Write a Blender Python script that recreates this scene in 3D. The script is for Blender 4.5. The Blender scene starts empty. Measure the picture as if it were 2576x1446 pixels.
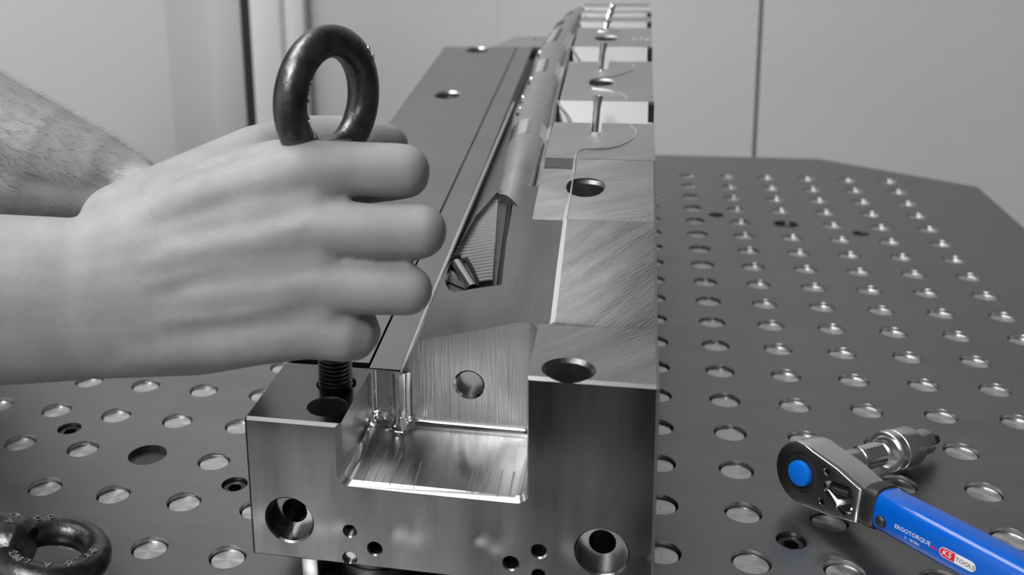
import bpy, bmesh, math, random
from mathutils import Vector, Matrix
random.seed(3)
R = math.radians
SC = bpy.context.scene
COL = SC.collection

# ------------------------------------------------------------------ camera
cam_d = bpy.data.cameras.new('camera'); cam = bpy.data.objects.new('camera', cam_d); COL.objects.link(cam)
CAM = Vector((-0.05653, -0.56630, 0.30197))
pit, yaw, rol = 0.2303, -0.2288, -0.0297
fw = Vector((math.sin(yaw)*math.cos(pit), math.cos(yaw)*math.cos(pit), -math.sin(pit)))
rt0 = Vector((math.cos(yaw), -math.sin(yaw), 0)); up0 = rt0.cross(fw)
rt = math.cos(rol)*rt0 + math.sin(rol)*up0; up = -math.sin(rol)*rt0 + math.cos(rol)*up0
cam.matrix_world = Matrix(((rt.x, up.x, -fw.x, CAM.x), (rt.y, up.y, -fw.y, CAM.y), (rt.z, up.z, -fw.z, CAM.z), (0, 0, 0, 1)))
cam_d.sensor_fit = 'HORIZONTAL'; cam_d.sensor_width = 36; cam_d.lens = 36*2628.4/2576
cam_d.shift_x = (1288-1001.6)/2576; cam_d.shift_y = -(723-354.9)/2576
cam_d.clip_start = 0.01
cam_d.dof.use_dof = True; cam_d.dof.focus_distance = 0.5; cam_d.dof.aperture_fstop = 10
SC.camera = cam

# ------------------------------------------------------------------ world, exposure
W = bpy.data.worlds.new('world'); SC.world = W; W.use_nodes = True
W.node_tree.nodes['Background'].inputs[0].default_value = (.5, .5, .5, 1)
W.node_tree.nodes['Background'].inputs[1].default_value = .15
SC.view_settings.view_transform = 'Standard'; SC.view_settings.look = 'None'
SC.view_settings.exposure = 1.05; SC.view_settings.gamma = 1; SC.view_settings.use_curve_mapping = False
LAMP = 11.0           # strength of the ceiling lamps

# ------------------------------------------------------------------ materials
def mat(name, base, rough=.5, metal=0., spec=.5, noise=0., nscale=40., bump=0., bscale=300., aniso=0., stretch=None,
        tangent=False, rnoise=0., coat=0., emis=0., sss=0., rot=0.):
    m = bpy.data.materials.new(name); m.use_nodes = True
    nt = m.node_tree; b = nt.nodes['Principled BSDF']
    if not isinstance(base, tuple): base = (base, base, base)
    b.inputs['Base Color'].default_value = (*base, 1)
    b.inputs['Roughness'].default_value = rough; b.inputs['Metallic'].default_value = metal
    b.inputs['Specular IOR Level'].default_value = spec
    if coat: b.inputs['Coat Weight'].default_value = coat; b.inputs['Coat Roughness'].default_value = .08
    if emis: b.inputs['Emission Color'].default_value = (*base, 1); b.inputs['Emission Strength'].default_value = emis
    if sss:
        b.inputs['Subsurface Weight'].default_value = sss; b.inputs['Subsurface Radius'].default_value = (.004, .004, .004)
        b.inputs['Subsurface Scale'].default_value = 1.
    if aniso:
        b.inputs['Anisotropic'].default_value = aniso
    if tangent:
        t = nt.nodes.new('ShaderNodeTangent'); t.direction_type = 'RADIAL'; t.axis = 'Z'
        nt.links.new(t.outputs[0], b.inputs['Tangent'])
    if noise or bump or rnoise:
        tc = nt.nodes.new('ShaderNodeTexCoord'); mp = nt.nodes.new('ShaderNodeMapping')
        nt.links.new(tc.outputs['Object'], mp.inputs[0])
        if stretch: mp.inputs['Scale'].default_value = stretch
        if rot:
            mp.vector_type = 'TEXTURE'; mp.inputs['Rotation'].default_value = (0, 0, R(rot))
            if stretch: mp.inputs['Scale'].default_value = tuple(1/q for q in stretch)
    if noise or rnoise:
        n = nt.nodes.new('ShaderNodeTexNoise'); n.inputs['Scale'].default_value = nscale; n.inputs['Detail'].default_value = 6
        nt.links.new(mp.outputs[0], n.inputs[0])
    if noise:
        r = nt.nodes.new('ShaderNodeValToRGB'); e = r.color_ramp.elements
        lo = tuple(max(0, c*(1-noise)) for c in base); hi = tuple(min(1, c*(1+noise)) for c in base)
        e[0].position = .3; e[1].position = .7; e[0].color = (*lo, 1); e[1].color = (*hi, 1)
        nt.links.new(n.outputs[0], r.inputs[0]); nt.links.new(r.outputs[0], b.inputs['Base Color'])
    if rnoise:
        mr = nt.nodes.new('ShaderNodeMapRange'); mr.inputs[1].default_value = .3; mr.inputs[2].default_value = .7
        mr.inputs[3].default_value = max(.02, rough-rnoise); mr.inputs[4].default_value = rough+rnoise
        nt.links.new(n.outputs[0], mr.inputs[0]); nt.links.new(mr.outputs[0], b.inputs['Roughness'])
    if bump:
        n2 = nt.nodes.new('ShaderNodeTexNoise'); n2.inputs['Scale'].default_value = bscale; n2.inputs['Detail'].default_value = 3
        nt.links.new(mp.outputs[0], n2.inputs[0])
        bp = nt.nodes.new('ShaderNodeBump'); bp.inputs['Strength'].default_value = bump; bp.inputs['Distance'].default_value = .001
        nt.links.new(n2.outputs[0], bp.inputs['Height']); nt.links.new(bp.outputs[0], b.inputs['Normal'])
    return m

M = {}
M['table'] = mat('table_steel', .26, .36, 1, noise=.10, nscale=9, bump=.05, bscale=260, stretch=(1, 6, 1), rnoise=.06)
M['hole'] = mat('bored_steel', .50, .28, 1)
M['plug'] = mat('turned_steel', .62, .30, 1, aniso=.85, tangent=True, noise=.06, nscale=60)
M['screw'] = mat('dark_screw', .10, .35, 1)
M['black'] = mat('black_void', .012, .5)
M['front'] = mat('ground_front', .165, .19, 1, noise=.38, nscale=24, stretch=(2.4, 1, .4), rnoise=.08)  # streaked noise paints vertical reflections together with stains
M['shelf'] = mat('shelf_dark_reflection', .13, .25, 1, noise=.06, nscale=30)  # dark reflection of hand and worker put into the base colour
M['plate'] = mat('ground_plate', .26, .26, 1, noise=.05, nscale=24, bump=.03, bscale=500)
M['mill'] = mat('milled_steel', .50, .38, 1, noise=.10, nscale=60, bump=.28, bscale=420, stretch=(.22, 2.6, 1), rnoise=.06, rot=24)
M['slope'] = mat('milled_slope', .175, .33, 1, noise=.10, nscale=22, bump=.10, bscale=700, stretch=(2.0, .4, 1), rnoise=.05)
M['wallmill'] = mat('milled_wall', .60, .38, 1, bump=.5, bscale=330, stretch=(5, .2, .05))
M['floor'] = mat('pocket_floor', .48, .22, 1, noise=.25, nscale=60, bump=.12, bscale=160, stretch=(2.2, .5, 1))
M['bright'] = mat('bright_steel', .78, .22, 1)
M['chrome'] = mat('chrome', .82, .09, 1)
M['satin'] = mat('satin_chrome', .78, .30, 1)
M['bar'] = mat('bar_steel', .46, .23, 1, noise=.06, nscale=30, bump=.06, bscale=600, stretch=(.4, 3, 1))
M['valley'] = mat('valley_steel', .50, .55, 1, bump=.08, bscale=400, stretch=(3, .3, .3))
M['dark'] = mat('dark_steel', .10, .35, 1)
M['oxide'] = mat('black_oxide', .12, .36, 1, noise=.35, nscale=120, bump=.25, bscale=420)
M['oxide2'] = mat('letter_highlight_oxide', .50, .35, 1)  # highlights on the raised letters put into a paler colour
M['skin'] = mat('skin', .33, .52, 0, spec=.35, noise=.10, nscale=70, bump=.15, bscale=620, sss=.25)
M['nail'] = mat('nail', .55, .3, 0)
M['hair'] = mat('hair', .05, .6)
M['shirt'] = mat('shirt', .06, .9, noise=.1, nscale=80)
M['trousers'] = mat('trousers', .04, .9)
M['blue'] = mat('blue_paint', (.0, .105, .56), .25, 0, spec=.4, coat=.35)
M['bluebtn'] = mat('blue_plastic', (.002, .16, .72), .3, 0)
M['edge'] = mat('ground_edge', .30, .55, .35)
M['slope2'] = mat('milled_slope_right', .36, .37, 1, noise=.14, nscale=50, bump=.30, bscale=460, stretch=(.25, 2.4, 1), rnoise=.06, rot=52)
M['ribs'] = mat('ribbed_steel', .17, .45, 1)
M['ribs2'] = mat('ribbed_floor', .62, .22, 1)
M['rubber'] = mat('black_rubber', .018, .4)
M['white'] = mat('white_print', .75, .5)
M['red'] = mat('red_print', (.6, .012, .03), .45)
M['ink'] = mat('black_print', .01, .5)
M['wall'] = mat('wall_paint', .70, .75, noise=.015, nscale=5)
M['wallr'] = mat('wall_absorber', .09, .75)
M['wallf'] = mat('wall_dark', .30, .8)
M['ceil'] = mat('ceiling_paint', .58, .8)
M['floorp'] = mat('floor_paint', .10, .5, noise=.1, nscale=8)
M['seam'] = mat('seam_grey', .22, .6)
M['door'] = mat('door_paint', .60, .55)
M['frame'] = mat('frame_white', .86, .45)
M['gasket'] = mat('gasket_black', .022, .6)
M['lamp'] = mat('lamp_diffuser', 1., .5, emis=LAMP)

# ------------------------------------------------------------------ helpers
def tag(o, label=None, cat=None, group=None, kind=None):
    if label: o['label'] = label
    if cat: o['category'] = cat
    if group: o['group'] = group
    if kind: o['kind'] = kind
    return o
def empty(name, loc=(0, 0, 0), mw=None):
    o = bpy.data.objects.new(name, None); COL.objects.link(o); o.empty_display_size = .02
    o.matrix_world = mw if mw is not None else Matrix.Translation(Vector(loc)); return o
def link(name, me, m=None, parent=None, smooth=35):
    o = bpy.data.objects.new(name, me); COL.objects.link(o)
    if m is not None and not me.materials: me.materials.append(M[m])
    if smooth:
        me.polygons.foreach_set('use_smooth', [True]*len(me.polygons)); me.set_sharp_from_angle(angle=R(smooth))
    if parent is not None:
        o.parent = parent           # geometry given in the parent's local space
    return o
def world_child(o, parent):
    o.parent = parent; o.matrix_parent_inverse = parent.matrix_world.inverted(); return o
def fin(name, bm, m=None, parent=None, smooth=35, wc=None):
    bmesh.ops.recalc_face_normals(bm, faces=bm.faces[:])
    me = bpy.data.meshes.new(name); bm.to_mesh(me); bm.free()
    o = link(name, me, m, parent, smooth)
    if wc is not None: world_child(o, wc)
    return o
def frame_from(z, x=None):
    z = Vector(z).normalized()
    if x is None: x = Vector((1, 0, 0)) if abs(z.x) < .9 else Vector((0, 1, 0))
    x = Vector(x); x = (x - z*x.dot(z)).normalized(); y = z.cross(x)
    return x, y, z
def box(bm, a, b, bevel=0):
    vs = [bm.verts.new((x, y, z)) for x in (a[0], b[0]) for y in (a[1], b[1]) for z in (a[2], b[2])]
    F = [(0, 1, 3, 2), (4, 6, 7, 5), (0, 4, 5, 1), (2, 3, 7, 6), (0, 2, 6, 4), (1, 5, 7, 3)]
    fs = [bm.faces.new([vs[i] for i in f]) for f in F]
    if bevel:
        bmesh.ops.recalc_face_normals(bm, faces=fs)
        es = {e for f in fs for e in f.edges}
        bmesh.ops.bevel(bm, geom=list(es), offset=bevel, segments=2, profile=.5, affect='EDGES', clamp_overlap=True)
def lathe(bm, prof, o=(0, 0, 0), z=(0, 0, 1), x=None, seg=40, caps=True):
    """prof: list of (r, h) along the axis z from o."""
    X, Y, Z = frame_from(z, x); o = Vector(o); rings = []
    for r, h in prof:
        if r < 1e-7: rings.append([bm.verts.new(o + Z*h)])
        else: rings.append([bm.verts.new(o + Z*h + X*(r*math.cos(2*math.pi*k/seg)) + Y*(r*math.sin(2*math.pi*k/seg))) for k in range(seg)])
    for a, b in zip(rings, rings[1:]):
        if len(a) == 1 and len(b) == 1: continue
        for k in range(seg):
            j = (k+1) % seg
            if len(a) == 1: bm.faces.new((a[0], b[j], b[k]))
            elif len(b) == 1: bm.faces.new((a[k], a[j], b[0]))
            else: bm.faces.new((a[k], a[j], b[j], b[k]))
    if caps:
        for rg in (rings[0], rings[-1]):
            if len(rg) > 1: bm.faces.new(rg)
def tube(bm, pts, r, seg=10, flat=None, caps=True):
    pts = [Vector(p) for p in pts]; rings = []; n0 = None
    for i, p in enumerate(pts):
        t = (pts[min(i+1, len(pts)-1)] - pts[max(i-1, 0)]).normalized()
        if n0 is None: n0 = Vector((0, 0, 1)) if abs(t.z) < .9 else Vector((1, 0, 0))
        n = (n0 - t*n0.dot(t)).normalized(); n0 = n; b = t.cross(n)
        rr = r[i] if isinstance(r, (list, tuple)) else r
        rings.append([bm.verts.new(p + n*(rr*math.sin(a)*(flat or 1)) + b*(rr*math.cos(a))) for a in (2*math.pi*k/seg for k in range(seg))])
    for a, b in zip(rings, rings[1:]):
        for k in range(seg): bm.faces.new((a[k], a[(k+1) % seg], b[(k+1) % seg], b[k]))
    if caps: bm.faces.new(rings[0]); bm.faces.new(rings[-1])
def prism(bm, bot, top):
    a = [bm.verts.new(p) for p in bot]; b = [bm.verts.new(p) for p in top]; n = len(a)
    bm.faces.new(a); bm.faces.new(b)
    for k in range(n): bm.faces.new((a[k], a[(k+1) % n], b[(k+1) % n], b[k]))
def loft(bm, loops, caps=True):
    L = [[bm.verts.new(p) for p in lp] for lp in loops]; n = len(L[0])
    for a, b in zip(L, L[1:]):
        for k in range(n): bm.faces.new((a[k], a[(k+1) % n], b[(k+1) % n], b[k]))
    if caps: bm.faces.new(L[0]); bm.faces.new(L[-1])
def torus(bm, o, n, x, Rr, r, seg=72, ms=24):
    X, Y, Z = frame_from(n, x); o = Vector(o); G = []
    for i in range(seg):
        a = 2*math.pi*i/seg; d = X*math.cos(a) + Y*math.sin(a)
        G.append([bm.verts.new(o + d*(Rr + r*math.cos(b)) + Z*(r*math.sin(b))) for b in (2*math.pi*k/ms for k in range(ms))])
    for i in range(seg):
        for k in range(ms):
            bm.faces.new((G[i][k], G[(i+1) % seg][k], G[(i+1) % seg][(k+1) % ms], G[i][(k+1) % ms]))
def cutter(fn):
    bm = bmesh.new(); fn(bm); bmesh.ops.recalc_face_normals(bm, faces=bm.faces[:])
    me = bpy.data.meshes.new('cutter'); bm.to_mesh(me); bm.free()
    o = bpy.data.objects.new('cutter', me); COL.objects.link(o); return o
def cut(o, fns, smooth=35):
    cs = [cutter(f) for f in fns]
    for c in cs:
        if o.parent is not None: c.parent = o.parent; c.matrix_parent_inverse = o.matrix_parent_inverse.copy()
        md = o.modifiers.new('b', 'BOOLEAN'); md.operation = 'DIFFERENCE'; md.solver = 'EXACT'; md.object = c
    dg = bpy.context.evaluated_depsgraph_get(); dg.update()
    me = bpy.data.meshes.new_from_object(o.evaluated_get(dg)); old = o.data; nm = old.name
    o.modifiers.clear(); o.data = me; bpy.data.meshes.remove(old); me.name = nm
    for c in cs:
        d = c.data; bpy.data.objects.remove(c); bpy.data.meshes.remove(d)
    me.polygons.foreach_set('use_smooth', [True]*len(me.polygons)); me.set_sharp_from_angle(angle=R(smooth))
def assign(o, names, rule):
    me = o.data; me.materials.clear()
    for n in names: me.materials.append(M[n])
    for p in me.polygons: p.material_index = names.index(rule(p.center, p.normal))
def text(name, s, size, m, parent, mw, ext=.0001, shear=0., align='LEFT'):
    c = bpy.data.curves.new(name, 'FONT'); c.body = s; c.size = size; c.extrude = ext; c.shear = shear
    c.align_x = align; c.align_y = 'CENTER'; c.resolution_u = 3
    o = bpy.data.objects.new(name, c); COL.objects.link(o)
    dg = bpy.context.evaluated_depsgraph_get(); dg.update()
    me = bpy.data.meshes.new_from_object(o.evaluated_get(dg)); bpy.data.objects.remove(o)
    me.transform(mw); me.materials.clear()
    return link(name, me, m, parent, smooth=0)
def mtx(x, y, z, o):
    return Matrix(((x[0], y[0], z[0], o[0]), (x[1], y[1], z[1], o[1]), (x[2], y[2], z[2], o[2]), (0, 0, 0, 1)))
def pix(px, py, dep):
    """a point seen at (px, py) of the photograph, dep metres along the view axis (used to take the pose of the hands)"""
    d = fw + rt*((px-1001.6)/2628.4) - up*((py-354.9)/2628.4)
    return CAM + d*dep

# ------------------------------------------------------------------ room
def struct(name, a, b, m, bevel=0):
    bm = bmesh.new(); box(bm, a, b, bevel); return tag(fin(name, bm, m), kind='structure')
FZ, CZ, YB, YF, XL, XR = -.85, 1.75, 1.0, -2.8, -2.3, .85
struct('floor', (XL-.1, YF-.1, FZ-.1), (XR+.1, YB+.6, FZ), 'floorp')
struct('ceiling', (XL-.1, YF-.1, CZ), (XR+.1, YB+.6, CZ+.1), 'ceil')
struct('wall_back', (-.559, YB, FZ), (.112, YB+.1, CZ), 'wall')
struct('wall_back', (.118, YB, FZ), (XR, YB+.1, CZ), 'wall')
struct('wall_left', (XL-.1, YF, FZ), (XL, YB+.6, CZ), 'wall')
struct('wall_right_absorber', (XR, YF, FZ), (XR+.1, YB, CZ), 'wallr')  # unseen wall set close and very dark to soak up bounce light
struct('wall_front', (XL, YF-.1, FZ), (XR, YF, CZ), 'wallf')
struct('trim_1', (.112, YB+.004, FZ), (.118, YB+.1, CZ), 'seam')
struct('trim_2', (-.2642, YB-.0008, FZ), (-.2626, YB+.001, CZ), 'wall')
# door opening on the left: bright frame, dark gasket, pale door leaf
struct('trim_3', (-.588, YB-.025, FZ), (-.559, YB+.1, CZ), 'frame', .003)
struct('trim_4', (-.600, YB-.004, FZ), (-.588, YB+.1, CZ), 'frame')
struct('trim_5', (-.650, YB-.02, FZ), (-.600, YB+.1, CZ), 'frame', .003)
struct('trim_6', (-.668, YB-.012, FZ), (-.650, YB+.1, CZ), 'gasket')
door = tag(empty('door_1', (-1.15, YB, FZ)), kind='structure')
bm = bmesh.new(); box(bm, (-.725, YB-.01, FZ), (-.668, YB+.05, CZ), .004); fin('stile', bm, 'door', wc=door)
bm = bmesh.new(); pr = []
for k in range(13):
    a = R(90)*k/12; pr.append((-.725-.075*math.sin(a)*1.0, YB+.035*(1-math.sin(a)) - .005))
pr = [(-.725, YB+.06)] + pr + [(-1.6, YB-.005), (-1.6, YB+.06)]
prism(bm, [(x, y, FZ) for x, y in pr], [(x, y, CZ) for x, y in pr]); fin('door_leaf', bm, 'door', wc=door)
struct('wall_back', (XL, YB, FZ), (-1.6, YB+.1, CZ), 'wall')
# ceiling lamps
def lamp(x, y, lx, ly, label):
    t = tag(empty('ceiling_light', (x, y, CZ)), label, 'lamp', 'ceiling lamps above the table')
    bm = bmesh.new(); box(bm, (x-lx/2-.03, y-ly/2-.03, CZ-.05), (x+lx/2+.03, y+ly/2+.03, CZ-.001), .004); fin('housing', bm, 'frame', wc=t)
    bm = bmesh.new(); box(bm, (x-lx/2, y-ly/2, CZ-.062), (x+lx/2, y+ly/2, CZ-.0505), .003); fin('diffuser', bm, 'lamp', wc=t)
lamp(-1.25, .0, .16, 1.3, 'long white ceiling lamp above the left end of the table')
lamp(-.80, -.1, .16, 1.3, 'long white ceiling lamp above the steel block')
lamp(-.75, -1.72, .62, 1.1, 'wide unseen ceiling lamp behind the photographer, enlarged for fill')  # out of view, widened to fill the hand from the front

# ------------------------------------------------------------------ table
TX0, TX1, TY0, TY1, U = -.521, .281, -.33, .65, .04
table = tag(empty('welding_table', (-.12, .16, 0)), 'grey steel fixture table drilled with rows of plugged holes', 'table')
bm = bmesh.new(); c1, c2 = .135, .10
pl = [(TX0+c1, TY0), (TX1-c1, TY0), (TX1, TY0+c2), (TX1, TY1-c2), (TX1-c1, TY1), (TX0+c1, TY1), (TX0, TY1-c2), (TX0, TY0+c2)]
prism(bm, [(x, y, -.03) for x, y in pl], [(x, y, 0) for x, y in pl])
top = fin('table_plate', bm, 'table', wc=table)
big = [(2, 10), (-8, -2), (2, -2), (-8, 10)]
lat = [(c, r) for c in range(-11, 6) for r in range(-6, 15) if (c, r) not in big and not (-5 <= c <= -2 and -4 <= r <= 12)]
lat = [(c, r) for c, r in lat if not (c in (-11, 5) and r in (-6, 14) and False)]
scr = [(b[0]+s*1.5, b[1]+(q*.5)) for b in big for s, q in (((-1), (.5 if b[1] > 4 else (.5 if b[0] < -3 else -.5))/.5), (1, (-.5 if b[1] > 4 else (-.5 if b[0] < -3 else .5))/.5))]
def holes(bm):
    for c, r in lat: lathe(bm, [(.0088, -.007), (.0088, -.0005), (.0092, .0002), (.0092, .004)], (c*U, r*U, 0), seg=36)
    for c, r in big: lathe(bm, [(.0108, -.0030), (.0108, .004)], (c*U, r*U, 0), seg=44)
    for c, r in scr: lathe(bm, [(.0070, -.012), (.0070, .004)], (c*U, r*U, 0), seg=32)
cut(top, [holes])
assign(top, ['table', 'hole', 'dark'], lambda p, n: 'dark' if (n.z > .9 and -.0035 < p.z < -.0025) else 'hole' if (n.z < .9 and p.z > -.0285 and TX0+.03 < p.x < TX1-.03 and TY0+.03 < p.y < TY1-.03) else 'table')
bm = bmesh.new(); lathe(bm, [(.0, -.0018), (.0003, -.00185), (.0003, -.0016), (.0077, -.0016), (.0082, -.0021), (.0082, -.0068)], seg=36, caps=False)
me = None
for c, r in lat:
    if me is None: o = fin('plug', bm, 'plug', smooth=30); me = o.data
    else: o = bpy.data.objects.new('plug', me); COL.objects.link(o)
    o.location = (c*U, r*U, random.uniform(-.0003, .0001)); o.rotation_euler = (R(random.gauss(0, .35)), R(random.gauss(0, .35)), random.uniform(0, 6))
    o.parent = table; o.matrix_parent_inverse = Matrix.Translation((.12, -.16, 0))
bm = bmesh.new()
lathe(bm, [(.0064, -.0118), (.0064, -.0025), (.0058, -.0018), (.0046, -.0018)], seg=32, caps=False)
hx = [[(rr*math.cos(R(60*k)), rr*math.sin(R(60*k)), z) for k in range(6)] for rr, z in ((.0038, -.0022), (.0038, -.0075))]
ri = [bm.verts.new((.0046*math.cos(2*math.pi*k/36), .0046*math.sin(2*math.pi*k/36), -.00181)) for k in range(36)]
h0 = [bm.verts.new(p) for p in hx[0]]; h1 = [bm.verts.new(p) for p in hx[1]]
for k in range(6):
    bm.faces.new([h0[k]] + [ri[(6*k+j) % 36] for j in range(7)] + [h0[(k+1) % 6]])
    bm.faces.new((h0[k], h0[(k+1) % 6], h1[(k+1) % 6], h1[k]))
bm.faces.new(h1)
me = None
for c, r in scr:
    if me is None: o = fin('socket_screw', bm, 'screw', smooth=30); me = o.data
    else: o = bpy.data.objects.new('socket_screw', me); COL.objects.link(o)
    o.location = (c*U, r*U, 0); o.rotation_euler.z = random.uniform(0, 1)
    o.parent = table; o.matrix_parent_inverse = Matrix.Translation((.12, -.16, 0))
for sx in (TX0+.16, TX1-.16):
    for sy in (TY0+.14, TY1-.14):
        bm = bmesh.new(); box(bm, (sx-.035, sy-.035, FZ), (sx+.035, sy+.035, -.031), .004); fin('leg', bm, 'dark', wc=table)

# ------------------------------------------------------------------ steel mould block
block = tag(empty('mould_block', (-.13, .1, .02)), 'long machined steel mould half with a milled pocket in its near end', 'mould')
T56 = math.tan(R(5.6))
def zl(y): return .0868 + T56*(y + .1285)
ZR = [(-.1835, .1149), (-.1302, .1149), (-.048, .1384), (.0077, .1502), (.0185, .1535)]
def zr(y):
    if y >= .0185: return .1535 + T56*(y-.0185)
    for (a, b), (c, d) in zip(ZR, ZR[1:]):
        if y <= c: return b + (d-b)*(y-a)/(c-a)
def sp(x, y): return .1147 + .29*(y+.129) + .26*(x+.104)
XR0, XL0, XM = -.0449, -.2174, -.0898
def sect(y, P3, P4, P5, P6, P7, z8, zleft, x8=XR0):
    return [(XL0, y, .02), (XL0, y, zleft), (-.176, y, zleft)] + [(a, y, b) for a, b in (P3, P4, P5, P6, P7)] + [(x8, y, z8), (x8, y, .02)]
S = []
for y in (-.1835, -.1302):
    S.append(sect(y, (-.16, .0868), (-.152, .0869), (-.104, .1149), (-.0962, .11491), (XM, .1149), .1149, .0868))
S.append(sect(-.1290, (-.1602, .0863), (-.152, sp(-.152, -.129)), (-.104, .1147), (-.0917, .1146), (-.0893, .1159), .1152, .0868))
S.append(sect(-.1240, (-.1602, .0845), (-.1517, sp(-.1517, -.124)), (-.1042, sp(-.1042, -.124)), (-.0916, zr(-.124)-.0016), (-.0892, zr(-.124)), zr(-.124), .0840))
S.append(sect(-.0839, (-.1600, .0880), (-.1489, sp(-.1489, -.0839)), (-.1055, sp(-.1055, -.0839)), (-.0918, zr(-.0839)-.0017), (-.0893, zr(-.0839)), zr(-.0839), zl(-.0839)-.004))
S.append(sect(-.0480, (-.1590, .0920), (-.1424, sp(-.1424, -.048)), (-.1072, sp(-.1072, -.048)), (-.0915, .1374), (-.0894, .1384), .1384, zl(-.048)-.004))
S.append(sect(-.0320, (-.1590, .0935), (-.1396, sp(-.1396, -.032)), (-.1072, .1416), (-.0909, zr(-.032)-.0003), (-.0899, zr(-.032)), zr(-.032), zl(-.032)-.004))
S.append(sect(-.0116, (-.1585, .0950), (-.1342, sp(-.1342, -.0116)), (-.1072, zr(-.0116)-.0008), (-.0908, zr(-.0116)-.0002), (-.0899, zr(-.0116)), zr(-.0116), zl(-.0116)-.004))
S.append(sect(-.0111, (-.1585, .0950), (-.1086, zr(-.0111)-.009), (-.1071, zr(-.0111)-.0008), (-.0908, zr(-.0111)-.0002), (-.0899, zr(-.0111)), zr(-.0111), zl(-.0111)-.004))
S.append(sect(.0077, (-.1580, .0970), (-.1086, .142), (-.1071, .1497), (-.0907, .1500), (-.0899, .1502), .1502, zl(.0077)-.004))
S.append(sect(.0180, (-.1580, .0980), (-.1086, .145), (-.1071, .1531), (-.0907, .1533), (-.0899, .1534), .1534, zl(.018)-.004))
S.append(sect(.0184, (-.1580, .0980), (-.1325, .1245), (-.1072, .125), (-.0907, .125), (-.0899, .125), .125, zl(.018)-.004))
S.append(sect(.47, (-.1580, zl(.47)-.006), (-.1325, .160), (-.1072, .168), (-.0907, .168), (-.0899, .168), .168, zl(.47)-.004))
bm = bmesh.new(); loft(bm, S)
bmesh.ops.recalc_face_normals(bm, faces=bm.faces[:])
es = []
for e in bm.edges:
    a, b = e.verts[0].co, e.verts[1].co
    if a.y < -.183 and b.y < -.183: es.append(e)
    elif abs(a.x-XR0) < 1e-5 and abs(b.x-XR0) < 1e-5 and min(a.z, b.z) > .1 and max(a.y, b.y) < .018: es.append(e)
    elif abs(a.x-XL0) < 1e-5 and abs(b.x-XL0) < 1e-5 and min(a.z, b.z) > .08 and max(a.y, b.y) < -.12: es.append(e)
    elif abs(a.x-XR0) < 1e-5 and abs(b.x-XR0) < 1e-5 and a.z < .021 and b.z < .021: pass
bmesh.ops.bevel(bm, geom=es, offset=.0013, segments=1, affect='EDGES', clamp_overlap=True)
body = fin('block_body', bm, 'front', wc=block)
# pocket cutter: plan outline with end-mill radii, filleted at its floor
plan = [(-.1745, -.215)]
for k in range(11):
    a = R(180 - 155*k/10); plan.append((-.1680+.0065*math.cos(a), -.1362+.0065*math.sin(a)))
plan += [(-.16165, -.1362), (-.1603, -.1362)]
for k in range(9):
    a = R(180 - 90*k/8); plan.append((-.1522+.0075*math.cos(a), -.1365+.0075*math.sin(a)))
for k in range(9):
    a = R(90 - 90*k/8); plan.append((-.1040+.0078*math.cos(a), -.1368+.0078*math.sin(a)))
plan.append((-.0962, -.215))
def offs(pl, d):
    n = len(pl); out = []
    for i in range(n):
        p0, p1, p2 = Vector(pl[i-1]), Vector(pl[i]), Vector(pl[(i+1) % n])
        e1, e2 = (p1-p0).normalized(), (p2-p1).normalized()
        n1, n2 = Vector((e1.y, -e1.x)), Vector((e2.y, -e2.x)); m_ = (n1+n2).normalized()
        out.append(p1 + m_*d/max(.45, m_.dot(n1)))
    return out
def pocket(bm):
    r_, zf = .0048, .0605; L = []
    for k in range(8):
        a = R(90)*k/7; d = r_*(1-math.sin(a)); z = zf + r_*(1-math.cos(a))
        L.append([(p.x, p.y, z) for p in offs(plan, d)])
    L.append([(p[0], p[1], .25) for p in plan]); loft(bm, L)
def flare(bm):
    def rr(x0, x1, z0, y, r_):
        p = []
        for k in range(5):
            a = R(180 + 90*k/4); p.append((x0+r_+r_*math.cos(a), y, z0+r_+r_*math.sin(a)))
        for k in range(5):
            a = R(270 + 90*k/4); p.append((x1-r_+r_*math.cos(a), y, z0+r_+r_*math.sin(a)))
        return p + [(x1, y, .25), (x0, y, .25)]
    loft(bm, [rr(-.1800, -.0945, .0555, -.1865, .005), rr(-.1745, -.0962, .0607, -.1814, .0045)])
def bore(x, y, z, r_, depth, ch=.0008, seg=44):
    def f(bm): lathe(bm, [(r_, -depth), (r_, -ch), (r_+ch+.0012, .0012), (r_+ch+.0012, .03)], (x, y, z), seg=seg)
    return f
def fbore(x, z, r_, depth, ch=.0006, y=-.1835, r2=0, d2=0, seg=36):
    def f(bm):
        pf = [(r_, depth), (r_, ch), (r_+ch+.001, -.001), (r_+ch+.001, -.004)]
        if r2: pf = [(r2, d2), (r2, depth)] + pf
        lathe(bm, pf, (x, y, z), (0, 1, 0), seg=seg)
    return f
tri = [(1285, 492), (1268, 492), (1250, 482), (1195, 545), (1132, 656), (1118, 706), (1128, 728), (1142, 735), (1190, 726), (1262, 716), (1274, 610), (1291, 503)]
SPN = Vector((-.26, -.29, 1)).normalized(); SP0 = Vector((-.104, -.129, .1147))
def onpl(px, py, n, p0):
    d = fw + rt*((px-1001.6)/2628.4) - up*((py-354.9)/2628.4); return CAM + d*((p0-CAM).dot(n)/d.dot(n))
TRI = [onpl(x, y, SPN, SP0) for x, y in tri]
def tricut(bm): prism(bm, [p - SPN*.0042 for p in TRI], [p + SPN*.02 for p in TRI])
cut(body, [pocket, flare, tricut])
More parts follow.
